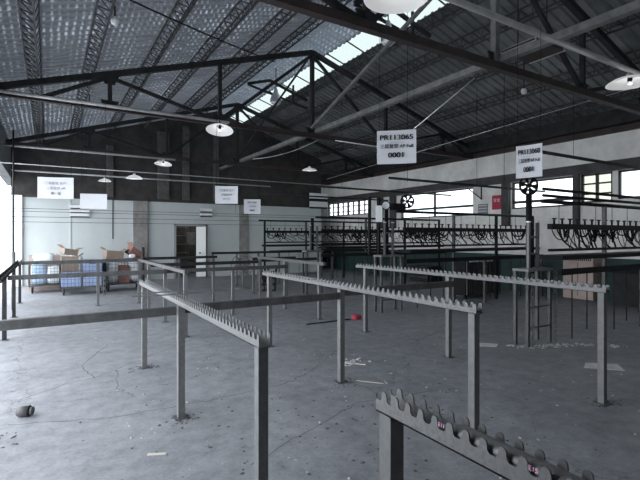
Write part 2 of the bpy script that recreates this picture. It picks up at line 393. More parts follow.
ordw = ['first', 'second', 'third', 'fourth', 'fifth', 'sixth']
def purlin(x, label, grp):
    z = roofz(x) - 0.005
    t = thing('lattice_purlin', label, 'purlin', (x, 8, z), grp)
    y0, y1 = YF, YP
    w = 0.115; dz = 0.17; sgn = 1 if x < RX else -1
    sl = sgn * SL
    A = lambda yy: (x - w, yy, z - w * sl - .02); B = lambda yy: (x + w, yy, z + w * sl - .02); D = lambda yy: (x + w * .55, yy, z - dz)
    MB().bar(A(y0), A(y1), 0.026).build('top_chord', 'lattice', t)
    MB().bar(B(y0), B(y1), 0.022).build('top_chord', 'lattice', t)
    MB().bar(D(y0), D(y1), 0.028).build('bottom_chord', 'lattice', t)
    m = MB(); n = int((y1 - y0) / 0.28)
    for k in range(n):
        ya = y0 + k * .28; yb = ya + .14
        m.bar(A(ya), D(yb), 0.015); m.bar(D(yb), A(ya + .28), 0.015); m.bar(D(yb), B(yb), .012)
    m.build('lacing', 'lattice', t)
for i, x in enumerate((-0.22, 0.72, 1.87, 2.93, 3.97, 4.9)):
    purlin(x, 'laced steel purlin under the lighter roof slope, %s from the left wall' % ordw[i], 'lattice purlins, left slope')
for i, x in enumerate((11.15, 10.0, 8.9, 7.8, 6.9)):
    purlin(x, 'laced steel purlin under the darker roof slope, %s from the right wall' % ordw[i], 'lattice purlins, right slope')
o = MB().bar((5.82, YF, CH + .11), (5.82, YP - .05, CH + .11), 0.11, 0.10).build('tie_beam', 'beamgrey')
tag(o, 'long pale grey beam tying the feet of the king posts together', 'beam')
for y0, y1, w in ((9.7, 4.3, 'from the middle truss foot up to the nearest peak'), (14.9, 9.7, 'from the farthest truss foot up to the middle peak')):
    o = MB().bar((RX - .07, y0 - .1, CH + .16), (RX - .07, y1 + .12, trussz(RX) - .22), 0.06 if y0 < 12 else .04).build('ridge_brace', 'beamgrey' if y0 < 12 else 'darksteel')
    tag(o, 'slanting steel brace running ' + w, 'brace', 'ridge braces')
for y in (6.9, 12.2, 1.6):
    t = thing('ridge_truss', {6.9: 'small dark truss across the skylight, between the near two trusses', 12.2: 'small dark truss across the skylight, beyond the middle truss', 1.6: 'small dark truss across the skylight, this side of the nearest truss'}[y], 'frame', (RX, y, trussz(RX)), 'ridge trusses')
    MB().bar((5.0, y, roofz(5.0) - .27), (RX, y, roofz(RX) - .27), .07).build('rafter', 'darksteel', t)
    MB().bar((RX, y, roofz(RX) - .27), (7.0, y, roofz(7.0) - .27), .07).build('rafter', 'darksteel', t)
    MB().bar((6.5, y, roofz(6.5) - .52), (6.5, y, roofz(6.5) - .03), .05).build('post', 'darksteel', t)
    MB().bar((5.0, y, roofz(5.0) - .30), (7.0, y, roofz(6.9) - .55), .05).build('tie', 'darksteel', t)

# conduits that carry the lamps, parallel to the trusses
def conduit(x0, x1, y, z, r, label, m='pipe'):
    o = MB().tube([(x0, y, z), (x1, y, z)], r, 10).build('conduit_pipe', m); return tag(o, label, 'pipe', 'lamp conduits')
conduit(LW, 8.6, 3.1, 3.97, 0.035, 'grey conduit pipe carrying the nearest big lamps', 'pipe')
conduit(LW, 3.3, 9.1, 4.02, 0.030, 'pale conduit pipe just in front of the middle truss')
conduit(LW, 3.25, 13.6, 3.88, 0.028, 'pale conduit pipe below the farthest truss')
conduit(LW, 7.6, 16.2, 3.58, 0.026, 'pale conduit pipe in front of the dark gable')
conduit(LW, 9.0, 12.6, 3.30, 0.012, 'thin pale pipe below the farthest truss')
for y, zz, w in ((4.0, 2.88, 'nearest'), (7.3, 2.84, 'second'), (10.7, 3.0, 'third'), (14.0, 3.05, 'farthest')):
    o = MB().tube([(6.2 if y > 5 else 6.0, y, zz), (RW - .005, y, zz)], 0.028, 8).build('overhead_pipe', 'darksteel')
    tag(o, 'dark overhead pipe running to the right wall above the %s machine row' % w, 'pipe', 'overhead pipes')

t = thing('suspended_panel', 'rusty flat panel hung beside the pale tie beam, right of the near king post', 'panel', (6.26, 4.05, 4.4))
MB().box((6.26, 4.05, 4.4), (.75, .55, .03)).build('panel', 'rust', t)
for a_ in (-.36, .36): MB().box((6.26 + a_, 4.05, 4.4), (.025, .57, .05)).build('edge_angle', 'pipe', t)
for a_ in (-.36, .36): MB().tube([(6.26 + a_, 4.05, 4.4), (6.26 + a_, 4.05, roofz(6.26 + a_) + .01)], .008, 5).build('hanger', 'darksteel', t)
# wires
def wire(pts, r, name, label, m='hose', cat='wire', grp=None):
    return tag(MB().tube(pts, r, 5).build(name, m), label, cat, grp)
def sag(a, b, s, n=12):
    return [Vector(a).lerp(Vector(b), k / n) - Vector((0, 0, s * 4 * (k / n) * (1 - k / n))) for k in range(n + 1)]
for i, (z, w) in enumerate(((2.03, 'topmost'), (1.985, 'second from top'), (1.90, 'third from top'), (1.82, 'lowest'))):
    wire([(LW, 8.3, z), (6.0, 8.3, z)], 0.0035, 'line_wire', 'thin taut wire across the pale back wall, %s of four' % w, 'darksteel', grp='line wires')
wire(sag((0.98, 6.68, 4.9), (4.45, 9.24, 5.6), 0.03), 0.014, 'sloping_cable', 'black cable slanting across the upper left roof')
wire(sag((3.93, 9.3, 3.33), (5.64, 9.3, 3.95), 0.09), 0.008, 'white_cable', 'white cable sagging below the middle truss', 'white_enamel', 'cable')
wire([(5.95, 9.0, 3.92), (7.6, 8.6, 3.80)], 0.012, 'white_cable', 'white straight cable left of the big hanging sign', 'white_enamel', 'cable')
wire([(5.05, 5.42, 3.3), (5.76, 4.71, 4.1)], 0.008, 'white_cable', 'white cable rising right from the big hanging sign', 'white_enamel', 'cable')
wire([(9.0, 14.2, 3.75), (9.6, 4.2, 4.45)], 0.006, 'white_cable', 'white cable slung below the right roof slope', 'white_enamel', 'cable')
for i, (x, y, z0, z1) in enumerate(((5.71, 6.2, 2.6, 6.1), (6.2, 4.5, 2.4, 4.2), (8.1, 4.45, 3.0, 4.2), (5.0, 13.2, 2.3, 5.9), (7.3, 10.7, 3.0, 5.6), (9.0, 7.3, 2.84, 5.2))):
    wire([(x, y, z0), (x, y, z1)], 0.004, 'drop_wire', ('thin black wire hanging from the ridge above the big sign', 'thin black wire dropping from the nearest truss by its king post', 'thin black wire dropping from the nearest truss right of the second sign', 'thin black wire hanging before the dark gable', 'thin black wire down to the third overhead pipe', 'thin black wire down to the second overhead pipe')[i], grp='drop wires')

# ------------------------------------------------------------------ lamps
def reflector_lamp(c, D, zhang, label, tilt=(0, 0)):
    t = thing('reflector_lamp', label, 'lamp', c, 'white reflector lamps')
    R_ = (Matrix.Rotation(tilt[0], 3, 'X') @ Matrix.Rotation(tilt[1], 3, 'Y')); r = D / 2
    MB().lathe([(r, 0), (r * .97, .012), (r * .75, .055), (r * .4, .085), (r * .16, .10), (r * .15, .14), (0.001, .14)], c, 36, R_).build('shade', 'shade', t, recalc=False)
    q = Vector(c)
    MB().lathe([(0.001, .03), (.02, .028), (.032, .05), (.03, .08), (.02, .10), (.02, .12)], q, 16, R_).build('bulb_socket', 'black', t)
    MB().lathe([(0.001, -.012), (.025, -.004), (.035, .018), (.02, .03)], q, 16, R_).build('bulb', 'bulb', t)
    l = bpy.data.lights.new('lamp_light', 'POINT'); l.energy = 1.6 * (D / .56) ** 2; l.shadow_soft_size = .02; l.color = (1, .98, .95)
    lo = bpy.data.objects.new('lamp_light', l); C.objects.link(lo); lo.location = q + R_ @ Vector((0, 0, -.06)) - t.location; lo.parent = t
    MB().tube([q + R_ @ Vector((0, 0, .13)), (c[0], c[1], zhang)], 0.012, 8).build('stem', 'darksteel', t)
reflector_lamp((2.72, 3.1, 3.78), 0.60, 3.94, 'large white reflector lamp at the top edge of the photo', (0.0, 0))
reflector_lamp((7.1, 3.1, 3.78), 0.60, 3.94, 'white reflector lamp at the far right end of the grey conduit', (0.0, 0))
reflector_lamp((3.05, 8.98, 3.80), 0.56, 4.0, 'white reflector lamp at the end of the pale conduit in front of the middle truss', (-0.2, 0.12))
reflector_lamp((7.9, 13.6, 3.92), 0.52, 4.12, 'small far white reflector lamp right of the centre, below the farthest truss', (0, 0))
reflector_lamp((2.9, 13.6, 3.72), 0.50, 3.86, 'white reflector lamp at the end of the conduit below the farthest truss', (-0.1, .1))
reflector_lamp((1.95, 12.6, 3.12), 0.42, 3.29, 'white reflector lamp seen edge-on before the gable pilaster', (0, 0))
reflector_lamp((1.6, 16.2, 3.40), 0.40, 3.56, 'small white reflector lamp just above the pale back wall', (0, 0))
def bell_lamp(c, label, r=0.17):
    t = thing('bell_lamp', label, 'lamp', c, 'aluminium bell lamps')
    MB().lathe([(r, 0), (r * .98, .05), (r * .8, .16), (r * .45, .26), (r * .3, .36), (.02, .40)], c, 24).build('shade', 'alu', t, recalc=False)
    MB().lathe([(.001, -.13), (r * .45, -.11), (r * .85, -.05), (r * .9, 0), (.02, .02)], c, 20).build('bulb', 'bulb', t)
    MB().tube([(c[0], c[1], c[2] + .38), (c[0], c[1], RZ - .02)], 0.012, 8).build('stem', 'darksteel', t)
bell_lamp((5.71, 11.8, 5.55), 'aluminium bell lamp under the ridge, left of the middle king post')
bell_lamp((5.71, 6.75, 5.45), 'aluminium bell lamp under the ridge, above the big hanging sign', 0.15)
for x, y, lab in ((0.86, 7.3, 'small white bulb on the second left purlin, nearer the camera'), (0.86, 12.2, 'small white bulb on the second left purlin, farther back'), (8.95, 6.0, 'small white bulb below the right roof slope')):
    t = thing('bulb_fitting', lab, 'lamp', (x, y, roofz(x) - .25), 'small purlin bulbs')
    zb_ = 4.82 if x > 5 else roofz(x) - .2
    MB().lathe([(.001, -.10), (.05, -.08), (.065, -.03), (.05, .02), (.025, .03)], (x, y, zb_), 14).build('bulb', 'white_enamel', t)
    MB().tube([(x, y, zb_ + .02), (x, y, roofz(x) - .0)], .012, 6).build('stem', 'darksteel', t)

# ------------------------------------------------------------------ toothed rails
def tooth_profile(y0, y1, z0, zb, zt, pitch, yofs=0.0):
    """outline (y,z) of a flange whose top edge is cut into rounded teeth"""
    pts = [(y0, z0)]; n = max(1, int(round((y1 - y0) / pitch))); p = (y1 - y0) / n
    top = []
    for k in range(n):
        a = y0 + k * p
        h = zt - zb
        # tooth: from a to a+0.42p with round tip, then U-shaped slot
        q = [(0, .30), (.015, .62), (.05, .84), (.11, .96), (.18, 1), (.27, 1), (.34, .96), (.40, .84), (.435, .62), (.45, .30), (.50, .13), (.57, .03), (.66, 0), (.79, 0), (.88, .03), (.95, .13)]
        top += [(a + u * p, zb + h * v) for u, v in q]
    top.append((y1, zb + (zt - zb) * .5))
    return pts, top
def toothed_flange(mb, x0, x1, y0, y1, z0, zb, zt, pitch):
    _, top = tooth_profile(y0, y1, z0, zb, zt, pitch)
    n = len(top); v = []
    for x in (x0, x1):
        v += [(x, a, z0) for a, b in top] + [(x, a, b) for a, b in top]
    f = []
    for i in range(n - 1):
        f.append((i, i + 1, n + i + 1, n + i)); o = 2 * n
        f.append((o + i, o + n + i, o + n + i + 1, o + i + 1))
        f.append((n + i, n + i + 1, o + n + i + 1, o + n + i)); f.append((i, o + i, o + i + 1, i + 1))
    f.append((0, n, 3 * n, 2 * n)); f.append((n - 1, 3 * n - 1, 4 * n - 1, 2 * n - 1))
    mb.add(v, f)
def rack(x, y0, y1, h, posts, label, pitch=0.062, w=0.072, post=0.058, teeth=True, grp='toothed hanging rails', pm='galv', tm='tooth'):
    t = thing('toothed_rack', label, 'rack', (x, (y0 + y1) / 2, 0), grp)
    m = MB(); zb = h - 0.075
    if teeth:
        toothed_flange(m, x - w / 2, x - w / 2 + .005, y0, y1, zb, h - .033, h, pitch)
        toothed_flange(m, x + w / 2 - .005, x + w / 2, y0, y1, zb, h - .033, h, pitch)
        m.b2((x - w / 2, y0, zb), (x + w / 2, y1, zb + .005))
        m.build('toothed_channel', tm, t)
    else:
        m.b2((x - .03, y0, h - .06), (x + .03, y1, h)); m.build('rail', 'rail', t); zb = h - .06
    for yy in posts:
        p = MB().b2((x - post / 2, yy - post / 2, 0.006), (x + post / 2, yy + post / 2, zb))
        po = p.build('post', pm, t)
        MB().b2((x - .06, yy - .06, 0.0), (x + .06, yy + .06, .007)).build('foot_plate', 'rail', po)
    return t
tA = rack(1.0, 2.20, 5.86, 1.07, (2.25, 3.98, 5.72), 'toothed steel rack left of centre, its near post standing alone below the photo middle')
tB = rack(2.74, 2.20, 6.05, 1.095, (2.25, 4.03, 5.87), 'toothed steel rack in the middle, ending at the tall bright post right of centre', pitch=0.075)
tC = rack(4.52, 2.16, 6.15, 1.135, (2.21, 4.12, 5.92), 'toothed steel rack on the right, below the machine rows', pitch=0.078)
tD = rack(1.0, -0.9, 1.205, 1.074, (1.165, -0.6), 'nearest toothed steel rack with large wavy teeth in the lower right foreground', pitch=0.0565)
rack(1.86, 7.05, 11.4, 1.06, (7.12, 8.55, 10.1, 11.3), 'short far rack with pale top in front of the doorway', teeth=False, grp='far racks')
rack(4.46, 7.1, 10.2, 1.10, (7.3, 8.75, 10.1), 'far steel rack behind the middle rack, before the machine pedestals', teeth=False, grp='far racks')
rack(-0.57, 7.3, 12.9, 1.04, (8.35, 10.6, 12.75), 'backlit toothed rack, coloured dark for its shade, along the left edge of the photo', grp='toothed hanging rails', pitch=.08, pm='darksteel', tm='darksteel')  # same steel as the other racks, backlit shade put into the colour
MB().tube([(1.0, .93, 1.026), (1.0, .91, 1.036), (1.0, .86, 1.040), (1.0, -.88, 1.040)], [.012, .02, .026, .026], 14).build('inner_bar', 'tooth', tD)
for i, (x0, y0_, x1, y1_) in enumerate(((.62, 4.12, 1.42, 4.02), (.70, 4.34, 1.50, 4.22))):
    o = MB().bar((x0, y0_, 1.076), (x1, y1_, 1.076), .035, .008).build('loose_strip', 'galv'); tag(o, 'thin flat steel strip laid across the left toothed rack, %s one' % ('nearer', 'farther')[i], 'strip', 'loose strips')
# pink marker writing on the nearest rack
def flank_text(y, body, s, z=1.045):
    R_ = Matrix(((0, 0, -1, 1.0 - .0365), (-1, 0, 0, y), (0, 1, 0, z), (0, 0, 0, 1)))
    R_ = Matrix.Translation((-1.0, -tD.location[1], 0)) @ R_
    text_mesh('marker_writing', body, s, 'pink', tD, R_)
flank_text(0.905, 'E11', 0.017, 1.056); flank_text(0.622, 'E15', 0.017, 1.056)

# cross rails (flat tubes along x) and lone posts
def cross(x0, x1, y, h, label, posts=(), w=0.06, th=0.072, m='rail'):
    t = thing('cross_rail', label, 'rail', ((x0 + x1) / 2, y, 0), 'cross rails')
    MB().b2((x0, y - w / 2, h - th), (x1, y + w / 2, h)).build('rail', m, t)
    for xx in posts:
        p = MB().b2((xx - .028, y - .028, .006), (xx + .028, y + .028, h - th)).build('post', 'galv', t)
        MB().b2((xx - .055, y - .055, 0), (xx + .055, y + .055, .007)).build('foot_plate', 'rail', p)
cross(-0.96, 0.965, 4.03, .975, 'flat grey cross rail from the left edge to the first toothed rack')
cross(1.035, 2.705, 4.03, .985, 'flat grey cross rail between the left and middle toothed racks')
cross(2.775, 4.485, 4.03, 1.015, 'flat grey cross rail between the middle and right toothed racks')
cross(-0.535, 1.83, 8.42, .985, 'far cross rail in front of the laundry carts, lower one')
cross(1.89, 4.43, 8.6, .975, 'far cross rail below the doorway', (3.2,))
cross(-0.535, 1.83, 11.35, 1.06, 'farthest cross rail in front of the laundry carts, upper one', (0.98,))
cross(1.89, 4.43, 10.15, 1.0, 'dark cross rail between the far racks', (3.3,), m='darksteel')
cross(4.49, 6.2, 10.3, 1.02, 'dark cross rail leading to the third machine pedestal', (5.3,), m='darksteel')
cross(2.2, 4.2, 12.6, 1.03, 'dark cross rail right in front of the doorway', (2.3, 3.12, 4.1), m='darksteel')
cross(4.33, 6.7, 13.5, 1.10, 'dark low table-like rail before the back wall', (4.36, 5.15, 5.9, 6.65), m='darksteel')
cross(4.85, 6.2, 11.5, 1.0, 'short dark rail beside the leaning perforated board', (4.88,), m='darksteel')
# left edge: bright pole with pipe up to the wires
t = thing('upright_pole', 'bright grey pole at the far left rising past the wires', 'pole', (-0.64, 11.7, 0))
MB().tube([(-.64, 11.7, 0), (-.64, 11.7, 1.25)], .038, 12).build('sleeve', 'galv', t)
MB().tube([(-.64, 11.7, 1.25), (-.64, 11.7, 3.9)], .018, 8).build('pipe', 'darksteel', t)
t = thing('upright_rod', 'short dark upright rod beside the left rack', 'pole', (1.8, 12.0, 0))
MB().tube([(2.05, 11.9, 0), (2.05, 11.9, 1.32)], .035, 8).build('rod', 'darksteel', t)
# ------------------------------------------------------------------ machine rows
def pedestal(y, h, label, x0=5.88, x1=6.5, chain=False, tall=2.3):
    t = thing('machine_pedestal', label, 'machine stand', (6.2, y, 0), 'machine pedestals')
    MB().b2((x0, y - .13, h - .035), (x1, y + .13, h)).build('platform', 'beamgrey', t)
    for xx in (x0 + .03, x1 - .05):
        for yy in (y - .10, y + .10):
            MB().b2((xx - .022, yy - .022, 0), (xx + .022, yy + .022, h - .035)).build('leg', 'rail', t)
    for xx in (x0 + .20, x0 + .42):
        MB().b2((xx - .02, y - .02, h), (xx + .02, y + .02, h + .68)).build('upright', 'galv', t)
        MB().b2((xx - .024, y - .024, h + .68), (xx + .024, y + .024, h + .70)).build('white_cap', 'white_enamel', t)
    MB().tube([(x0 + .30, y + .06, h), (x0 + .30, y + .06, tall)], .045, 10).build('column', 'black', t)
    for z in (.25, .55): MB().b2((x0 + .03, y - .11, z), (x1 - .05, y - .09, z + .02)).build('stretcher', 'rail', t)
    for z in (h + .2, h + .45): MB().b2((x0 + .2, y - .02, z), (x0 + .42, y + .02, z + .03)).build('spacer', 'galv', t)
    return t
def links_chain(x, y, z0, z1, label, r=.02, grp='hanging chains'):
    m = MB(); z = z0; k = 0
    while z < z1:
        m.ring((x, y, z), r, .005, (1, 0, 0) if k % 2 else (0, 1, 0), 10, 4); z += r * 1.45; k += 1
    return tag(m.build('chain', 'galv'), label, 'chain', grp)
RY = (4.0, 7.3, 10.7, 14.0); RN = ('nearest', 'second', 'third', 'farthest')
for y, nme in zip(RY, RN):
    if y < 13: pedestal(y, 1.12 if y < 5 else 1.2, 'steel pedestal with twin bright uprights at the left end of the %s machine row' % nme, tall=2.22 if y < 8 else 2.1, **(dict(x0=6.04, x1=6.6) if y > 10 else {}))
    x0, x1 = (6.62 if y < 13 else 6.33), (11.5 if y < 5 else 11.3)
    t = thing('spool_rack', 'long black machine rack with pegs and tangled hoses, %s row' % nme, 'machine', ((x0 + x1) / 2, y, 0), 'machine racks')
    zt = 1.79
    MB().b2((x0, y - .04, zt - .085), (x1, y + .04, zt)).build('upper_beam', 'black', t)
    MB().b2((x0, y - .03, 1.36), (x1, y + .03, 1.40)).build('lower_bar', 'black', t)
    MB().b2((x0, y - .20, 1.235), (x1, y + .20, 1.30)).build('tray', 'black', t)
    MB().tube([(x0 - .2, y, 2.13), (x1, y, 2.13)], .03, 8).build('top_pipe', 'black', t)
    ps = [x0 + .02] + [x0 + (x1 - x0) * k / 3 for k in (1, 2)] + [x1 - .02]
    for xx in (ps[1:] if y < 13 else ps):
        MB().b2((xx - .028, y - .028, 0), (xx + .028, y + .028, 2.11)).build('post', 'black' if xx != ps[1] else 'rail', t)
    n = 22
    for k in range(n):
        xx = x0 + .12 + (x1 - x0 - .24) * k / (n - 1)
        m = MB().b2((xx - .012, y - .012, zt), (xx + .012, y + .012, zt + .07)).b2((xx - .032, y - .02, zt + .07), (xx + .032, y + .02, zt + .09))
        m.build('peg', 'black', t)
    for k in range(64):
        a = random.uniform(x0 + .05, x1 - .3); b = min(x1 - .03, a + random.uniform(.08, .5)); za = zt - .085; zc = random.uniform(1.44, 1.62)
        yy = y + random.uniform(-.035, .035)
        P0, P1, P2, P3 = Vector((a, yy, za)), Vector((a + random.uniform(-.12, .1), yy - .05, zc)), Vector((b + random.uniform(-.1, .1), yy + .05, zc - random.uniform(0, .08))), Vector((b, yy, random.choice((za, 1.40, za))))
        pts = [((1 - u) ** 3) * P0 + 3 * u * (1 - u) ** 2 * P1 + 3 * u * u * (1 - u) * P2 + u ** 3 * P3 for u in [q / 12 for q in range(13)]]
        MB().tube(pts, random.choice((.008, .012, .015)), 5).build('hose', 'hose', t)
    for k in range(9):
        xx = x0 + .25 + k * (x1 - x0 - .5) / 8
        MB().tube([(xx, y, zt), (xx, y, 2.12)], .005, 5).build('hanger_rod', 'darksteel', t)
    for k in range(7):
        xx = x0 + .55 + k * (x1 - x0 - .9) / 6.6; c = 1.40
        m = MB().tube([(xx - .14, y, zt - .085), (xx, y, c), (xx + .14, y, zt - .085)], .006, 4)
        m.build('cross_wire', 'hose', t)
    # lower rail with hanging rods
    t2 = thing('rod_rail', 'dark low rail with thin hanging rods under the %s machine row' % nme, 'rail', ((x0 + x1) / 2, y - .16, 0), 'rod rails')
    MB().b2((6.42, y - .30, 1.02), (x1, y - .25, 1.11)).build('rail', 'black', t2)
    for k in range(12):
        xx = 6.75 + k * (x1 - 6.9) / 11
        MB().tube([(xx, y - .27, 0.05 + .1 * (k % 3)), (xx, y - .27, 1.05)], .009, 6).build('rod', 'darksteel', t2)
    for xx in (8.95, x1 - .05):
        MB().b2((xx - .03, y - .30, 0), (xx + .03, y - .25, 1.04)).build('post', 'rail', t2)
links_chain(5.93, 3.84, .02, 1.06, 'light chain wound down the left leg of the nearest pedestal')
links_chain(6.50, 3.84, .02, 1.10, 'light chain wound down the right leg of the nearest pedestal', .026)
for z, w in ((2.32, 'upper'), (2.22, 'lower')):
    o = MB().tube([(6.45, 4.0, z), (RW - .01, 4.0, z)], .024, 8).build('rack_pipe', 'black'); tag(o, 'dark horizontal pipe in front of the right windows, %s of the pair' % w, 'pipe', 'pipes before the windows')
def fan_wheel(c, r, label, nb=6):
    t = thing('fan_wheel', label, 'fan', c, 'fan wheels')
    fw = Vector((-math.sin(YAW) * .9, -math.cos(YAW), 0)).normalized()
    MB().ring(c, r, .018, fw, 28, 6).build('rim', 'black', t)
    a = Vector((0, 0, 1)); b = fw.cross(a)
    for k in range(nb):
        th = 2 * PI * k / nb + .3; d = a * math.cos(th) + b * math.sin(th); s_ = fw.cross(d)
        q = Vector(c); v = [q + d * .03 - s_ * .012, q + d * .03 + s_ * .012, q + d * r * .92 + s_ * .05 + fw * .02, q + d * r * .92 - s_ * .03 - fw * .02]
        v += [p + fw * .008 for p in v]
        MB().add(v, [(0, 1, 2, 3), (7, 6, 5, 4), (0, 4, 5, 1), (1, 5, 6, 2), (2, 6, 7, 3), (3, 7, 4, 0)]).build('blade', 'black', t)
    MB().tube([Vector(c) - fw * .03, Vector(c) + fw * .04], .035, 10).build('hub', 'black', t)
fan_wheel((6.16, 4.05, 2.36), .135, 'black spoked fan wheel on the nearest pedestal below the second sign')
fan_wheel((6.72, 7.3, 2.36), .14, 'black spoked fan wheel above the second machine row')
t = thing('motor_block', 'black motor housing between gauge and fan wheel on the second machine row', 'motor', (6.4, 7.3, 2.2))
MB().b2((6.27, 7.24, 2.16), (6.62, 7.36, 2.30)).build('housing', 'black', t); MB().tube([(6.5, 7.3, 2.16), (6.5, 7.3, 2.14)], .03).build('shaft', 'black', t)
t = thing('dial_gauge', 'round white dial gauge high on the second machine row', 'gauge', (6.03, 7.2, 2.24))
fw = Vector((-.5, -.85, 0)).normalized(); q = Vector((6.02, 7.2, 2.24))
MB().tube([q, q + fw * .03], .085, 20).build('dial', 'white_enamel', t); MB().ring(q + fw * .03, .085, .01, fw).build('rim', 'black', t)
t = thing('control_box', 'pale control box left of the dial gauge', 'box', (5.86, 7.22, 1.9))
MB().box((5.86, 7.22, 2.06), (.13, .08, .34), -YAW).build('casing', 'white_enamel', t)
MB().box((5.86, 7.20, 1.86), (.03, .03, .1), -YAW).build('cable_gland', 'black', t)
for xx, lab in ((5.74, 'left'), (5.99, 'right')):
    tag(MB().b2((xx - .025, 7.36, 1.21), (xx + .025, 7.41, 2.42)).build('black_upright', 'black'), 'tall black upright just %s of the pale control box' % lab, 'post', 'black uprights')

# things against the right wall and under the rows
t = thing('vented_cabinet', 'beige metal cabinet with a row of vent slots against the green wall', 'cabinet', (11.6, 6.13, 0))
MB().b2((11.35, 5.76, .02), (11.84, 6.50, 1.12)).build('body', 'beige', t)
for k in range(14): MB().b2((11.343, 5.81 + k * .047, .98), (11.352, 5.835 + k * .047, 1.07)).build('vent_slot', 'black', t)
MB().b2((11.345, 6.125, .1), (11.352, 6.135, .93)).build('door_seam', 'darksteel', t)
t = thing('dark_machine', 'low black machine with vertical fins under the second machine row', 'machine', (9.6, 7.86, 0))
MB().b2((9.0, 7.66, .08), (10.35, 8.1, 1.0)).build('body', 'black', t)
for k in range(16): MB().b2((9.03 + k * .086, 7.62, .1), (9.06 + k * .086, 7.66, .98)).build('fin', 'rail', t)
MB().b2((9.1, 7.60, .93), (10.0, 7.62, .98)).build('label_strip', 'white_enamel', t)
for k, (xx, yy) in enumerate(((9.05, 7.7), (10.3, 7.7), (9.05, 8.05), (10.3, 8.05))): MB().b2((xx - .03, yy - .03, 0), (xx + .03, yy + .03, .08)).build('foot', 'black', t)
t = thing('dark_bin', 'dark square bin beside the beige cabinet', 'bin', (11.45, 4.95, 0))
MB().b2((11.2, 4.7, 0), (11.8, 5.25, .75)).build('body', 'darksteel', t); MB().b2((11.17, 4.67, .75), (11.83, 5.28, .79)).build('rim', 'black', t)
for (yc, h, lab) in ((11.5, .55, 'low dark crate stacked by the green wall, farther one'), (9.6, .5, 'low dark crate by the green wall, nearer one')):
    t = thing('storage_crate', lab, 'crate', (11.4, yc, 0), 'crates by the wall')
    MB().b2((11.1, yc - .45, 0), (11.7, yc + .45, h)).build('body', 'darksteel', t)
    for z in (.15, .35): MB().b2((11.08, yc - .46, z), (11.1, yc + .46, z + .04)).build('slat', 'rail', t)
# notices on the right wall
o = MB().b2((RW - .02, 8.68, 2.42), (RW - .004, 9.02, 2.86)).build('red_notice', 'red'); tag(o, 'red notice board on the right wall between the windows', 'sign')
text_mesh('notice_text', '安全', .12, 'white_enamel', o, Matrix(((0, 0, -1, RW - .0215), (-1, 0, 0, 8.85), (0, 1, 0, 2.70), (0, 0, 0, 1))))
o = MB().b2((RW - .02, 9.18, 2.30), (RW - .004, 9.55, 2.62)).build('grey_notice', 'greyink'); tag(o, 'grey notice with pale stripes below the wall bracket', 'sign')
for z in (2.37, 2.46, 2.55): MB().b2((RW - .024, 9.2, z), (RW - .02, 9.53, z + .035)).build('stripe', 'paper', o)
t = thing('wall_bracket', 'dark triangular bracket below the lintel left of the red notice', 'bracket', (RW, 9.4, 3.0))
MB().bar((RW - .17, 9.3, 3.19), (RW - .17, 9.3, 2.75), .03).build('upright', 'frame', t); MB().bar((RW - .17, 9.3, 2.77), (RW - .17, 9.85, 3.17), .03).build('strut', 'frame', t)

# ------------------------------------------------------------------ hanging signs
def sign(c, w, h, rz, lines, label, hang, m='paper', stripes=False):
    t = thing('hanging_sign', label, 'sign', c, 'hanging signs')
    R3 = Matrix.Rotation(rz, 4, 'Z'); T = Matrix.Translation(c) @ R3
    mb = MB(); n = 10; v = []
    for j in (0, 1):
        for i in range(n + 1):
            u = i / n - .5; bow = .012 * math.cos(u * PI)
            for k in (0, 1): v.append(T @ Vector((u * w, bow + k * .006 - .006, (j - .5) * h)))
    f = []
    for i in range(n):
        a = i * 2; b = 2 * (n + 1) + i * 2
        f += [(a, a + 2, b + 2, b), (a + 1, b + 1, b + 3, a + 3), (a, a + 1, a + 3, a + 2), (b, b + 2, b + 3, b + 1)]
    f += [(0, 2 * (n + 1), 2 * (n + 1) + 1, 1), (2 * n, 2 * n + 1, 4 * n + 3, 4 * n + 2)]
    mb.add(v, f).build('board', m, t)
    for s in (-1, 1):
        a = T @ Vector((s * w * .44, -.002, h * .48)); MB().tube([a, (a[0], a[1], hang)], .0025, 4).build('cord', 'hose', t)
    for body, zz, size, mm, bold in lines:
        Q = Matrix.Translation((0, 0, 0)) @ R3 @ Matrix.Translation((0, -.0085, zz)) @ Matrix.Rotation(PI / 2, 4, 'X')
        text_mesh('lettering', body, size, mm, t, Q, bold=bold, sx=(1.18 if w < .5 and bold > .002 else 1.0) * (.64 if w < .3 else 1.0))
    return t
big = lambda n: [('PR11306' + n, .105, .078, 'ink', .0026), ('- - - - - - - - - - - - - - -', .056, .022, 'ink', .001), ('三层复型 AP Full', .005, .052, 'ink', .0012), ('0001', -.095, .08, 'ink', .0026)]
sign((3.37, 3.84, 2.61), .44, .38, -YAW - math.radians(12), big('5'), 'large white sign reading PR113065 hanging in the middle', 4.0)
sign((4.66, 3.06, 2.45), .29, .37, -YAW - math.radians(46), big('8'), 'narrower white sign with bold code hanging before the right windows', 3.95)
faint = [('- 三层复型 生产 -', .08, .055, 'greyink', 0), ('三层复型 AP', -.01, .055, 'greyink', 0), ('第一组', -.10, .055, 'greyink', .001)]
sign((.12, 9.25, 2.46), .58, .38, -YAW + .25, faint, 'white sign with three faint printed lines at the upper left', 3.98)
sign((.70, 8.9, 2.22), .44, .27, -YAW + .25, [], 'almost blank white sign right of the three-line sign', 3.98)
sign((2.85, 8.0, 2.37), .42, .33, -YAW + .1, [('三层复型 生产', .08, .045, 'greyink', 0), ('全自动 AP', .0, .045, 'greyink', .001), ('第二组', -.08, .045, 'greyink', 0)], 'white printed sign hanging above the doorway', 4.0)
sign((4.02, 9.55, 2.28), .38, .33, -YAW + .1, [('PR11307', .09, .06, 'ink', .001), ('三层复型', .0, .045, 'greyink', .001), ('0002', -.09, .06, 'ink', .001)], 'small white sign with dark top line right of the doorway sign', 4.0)
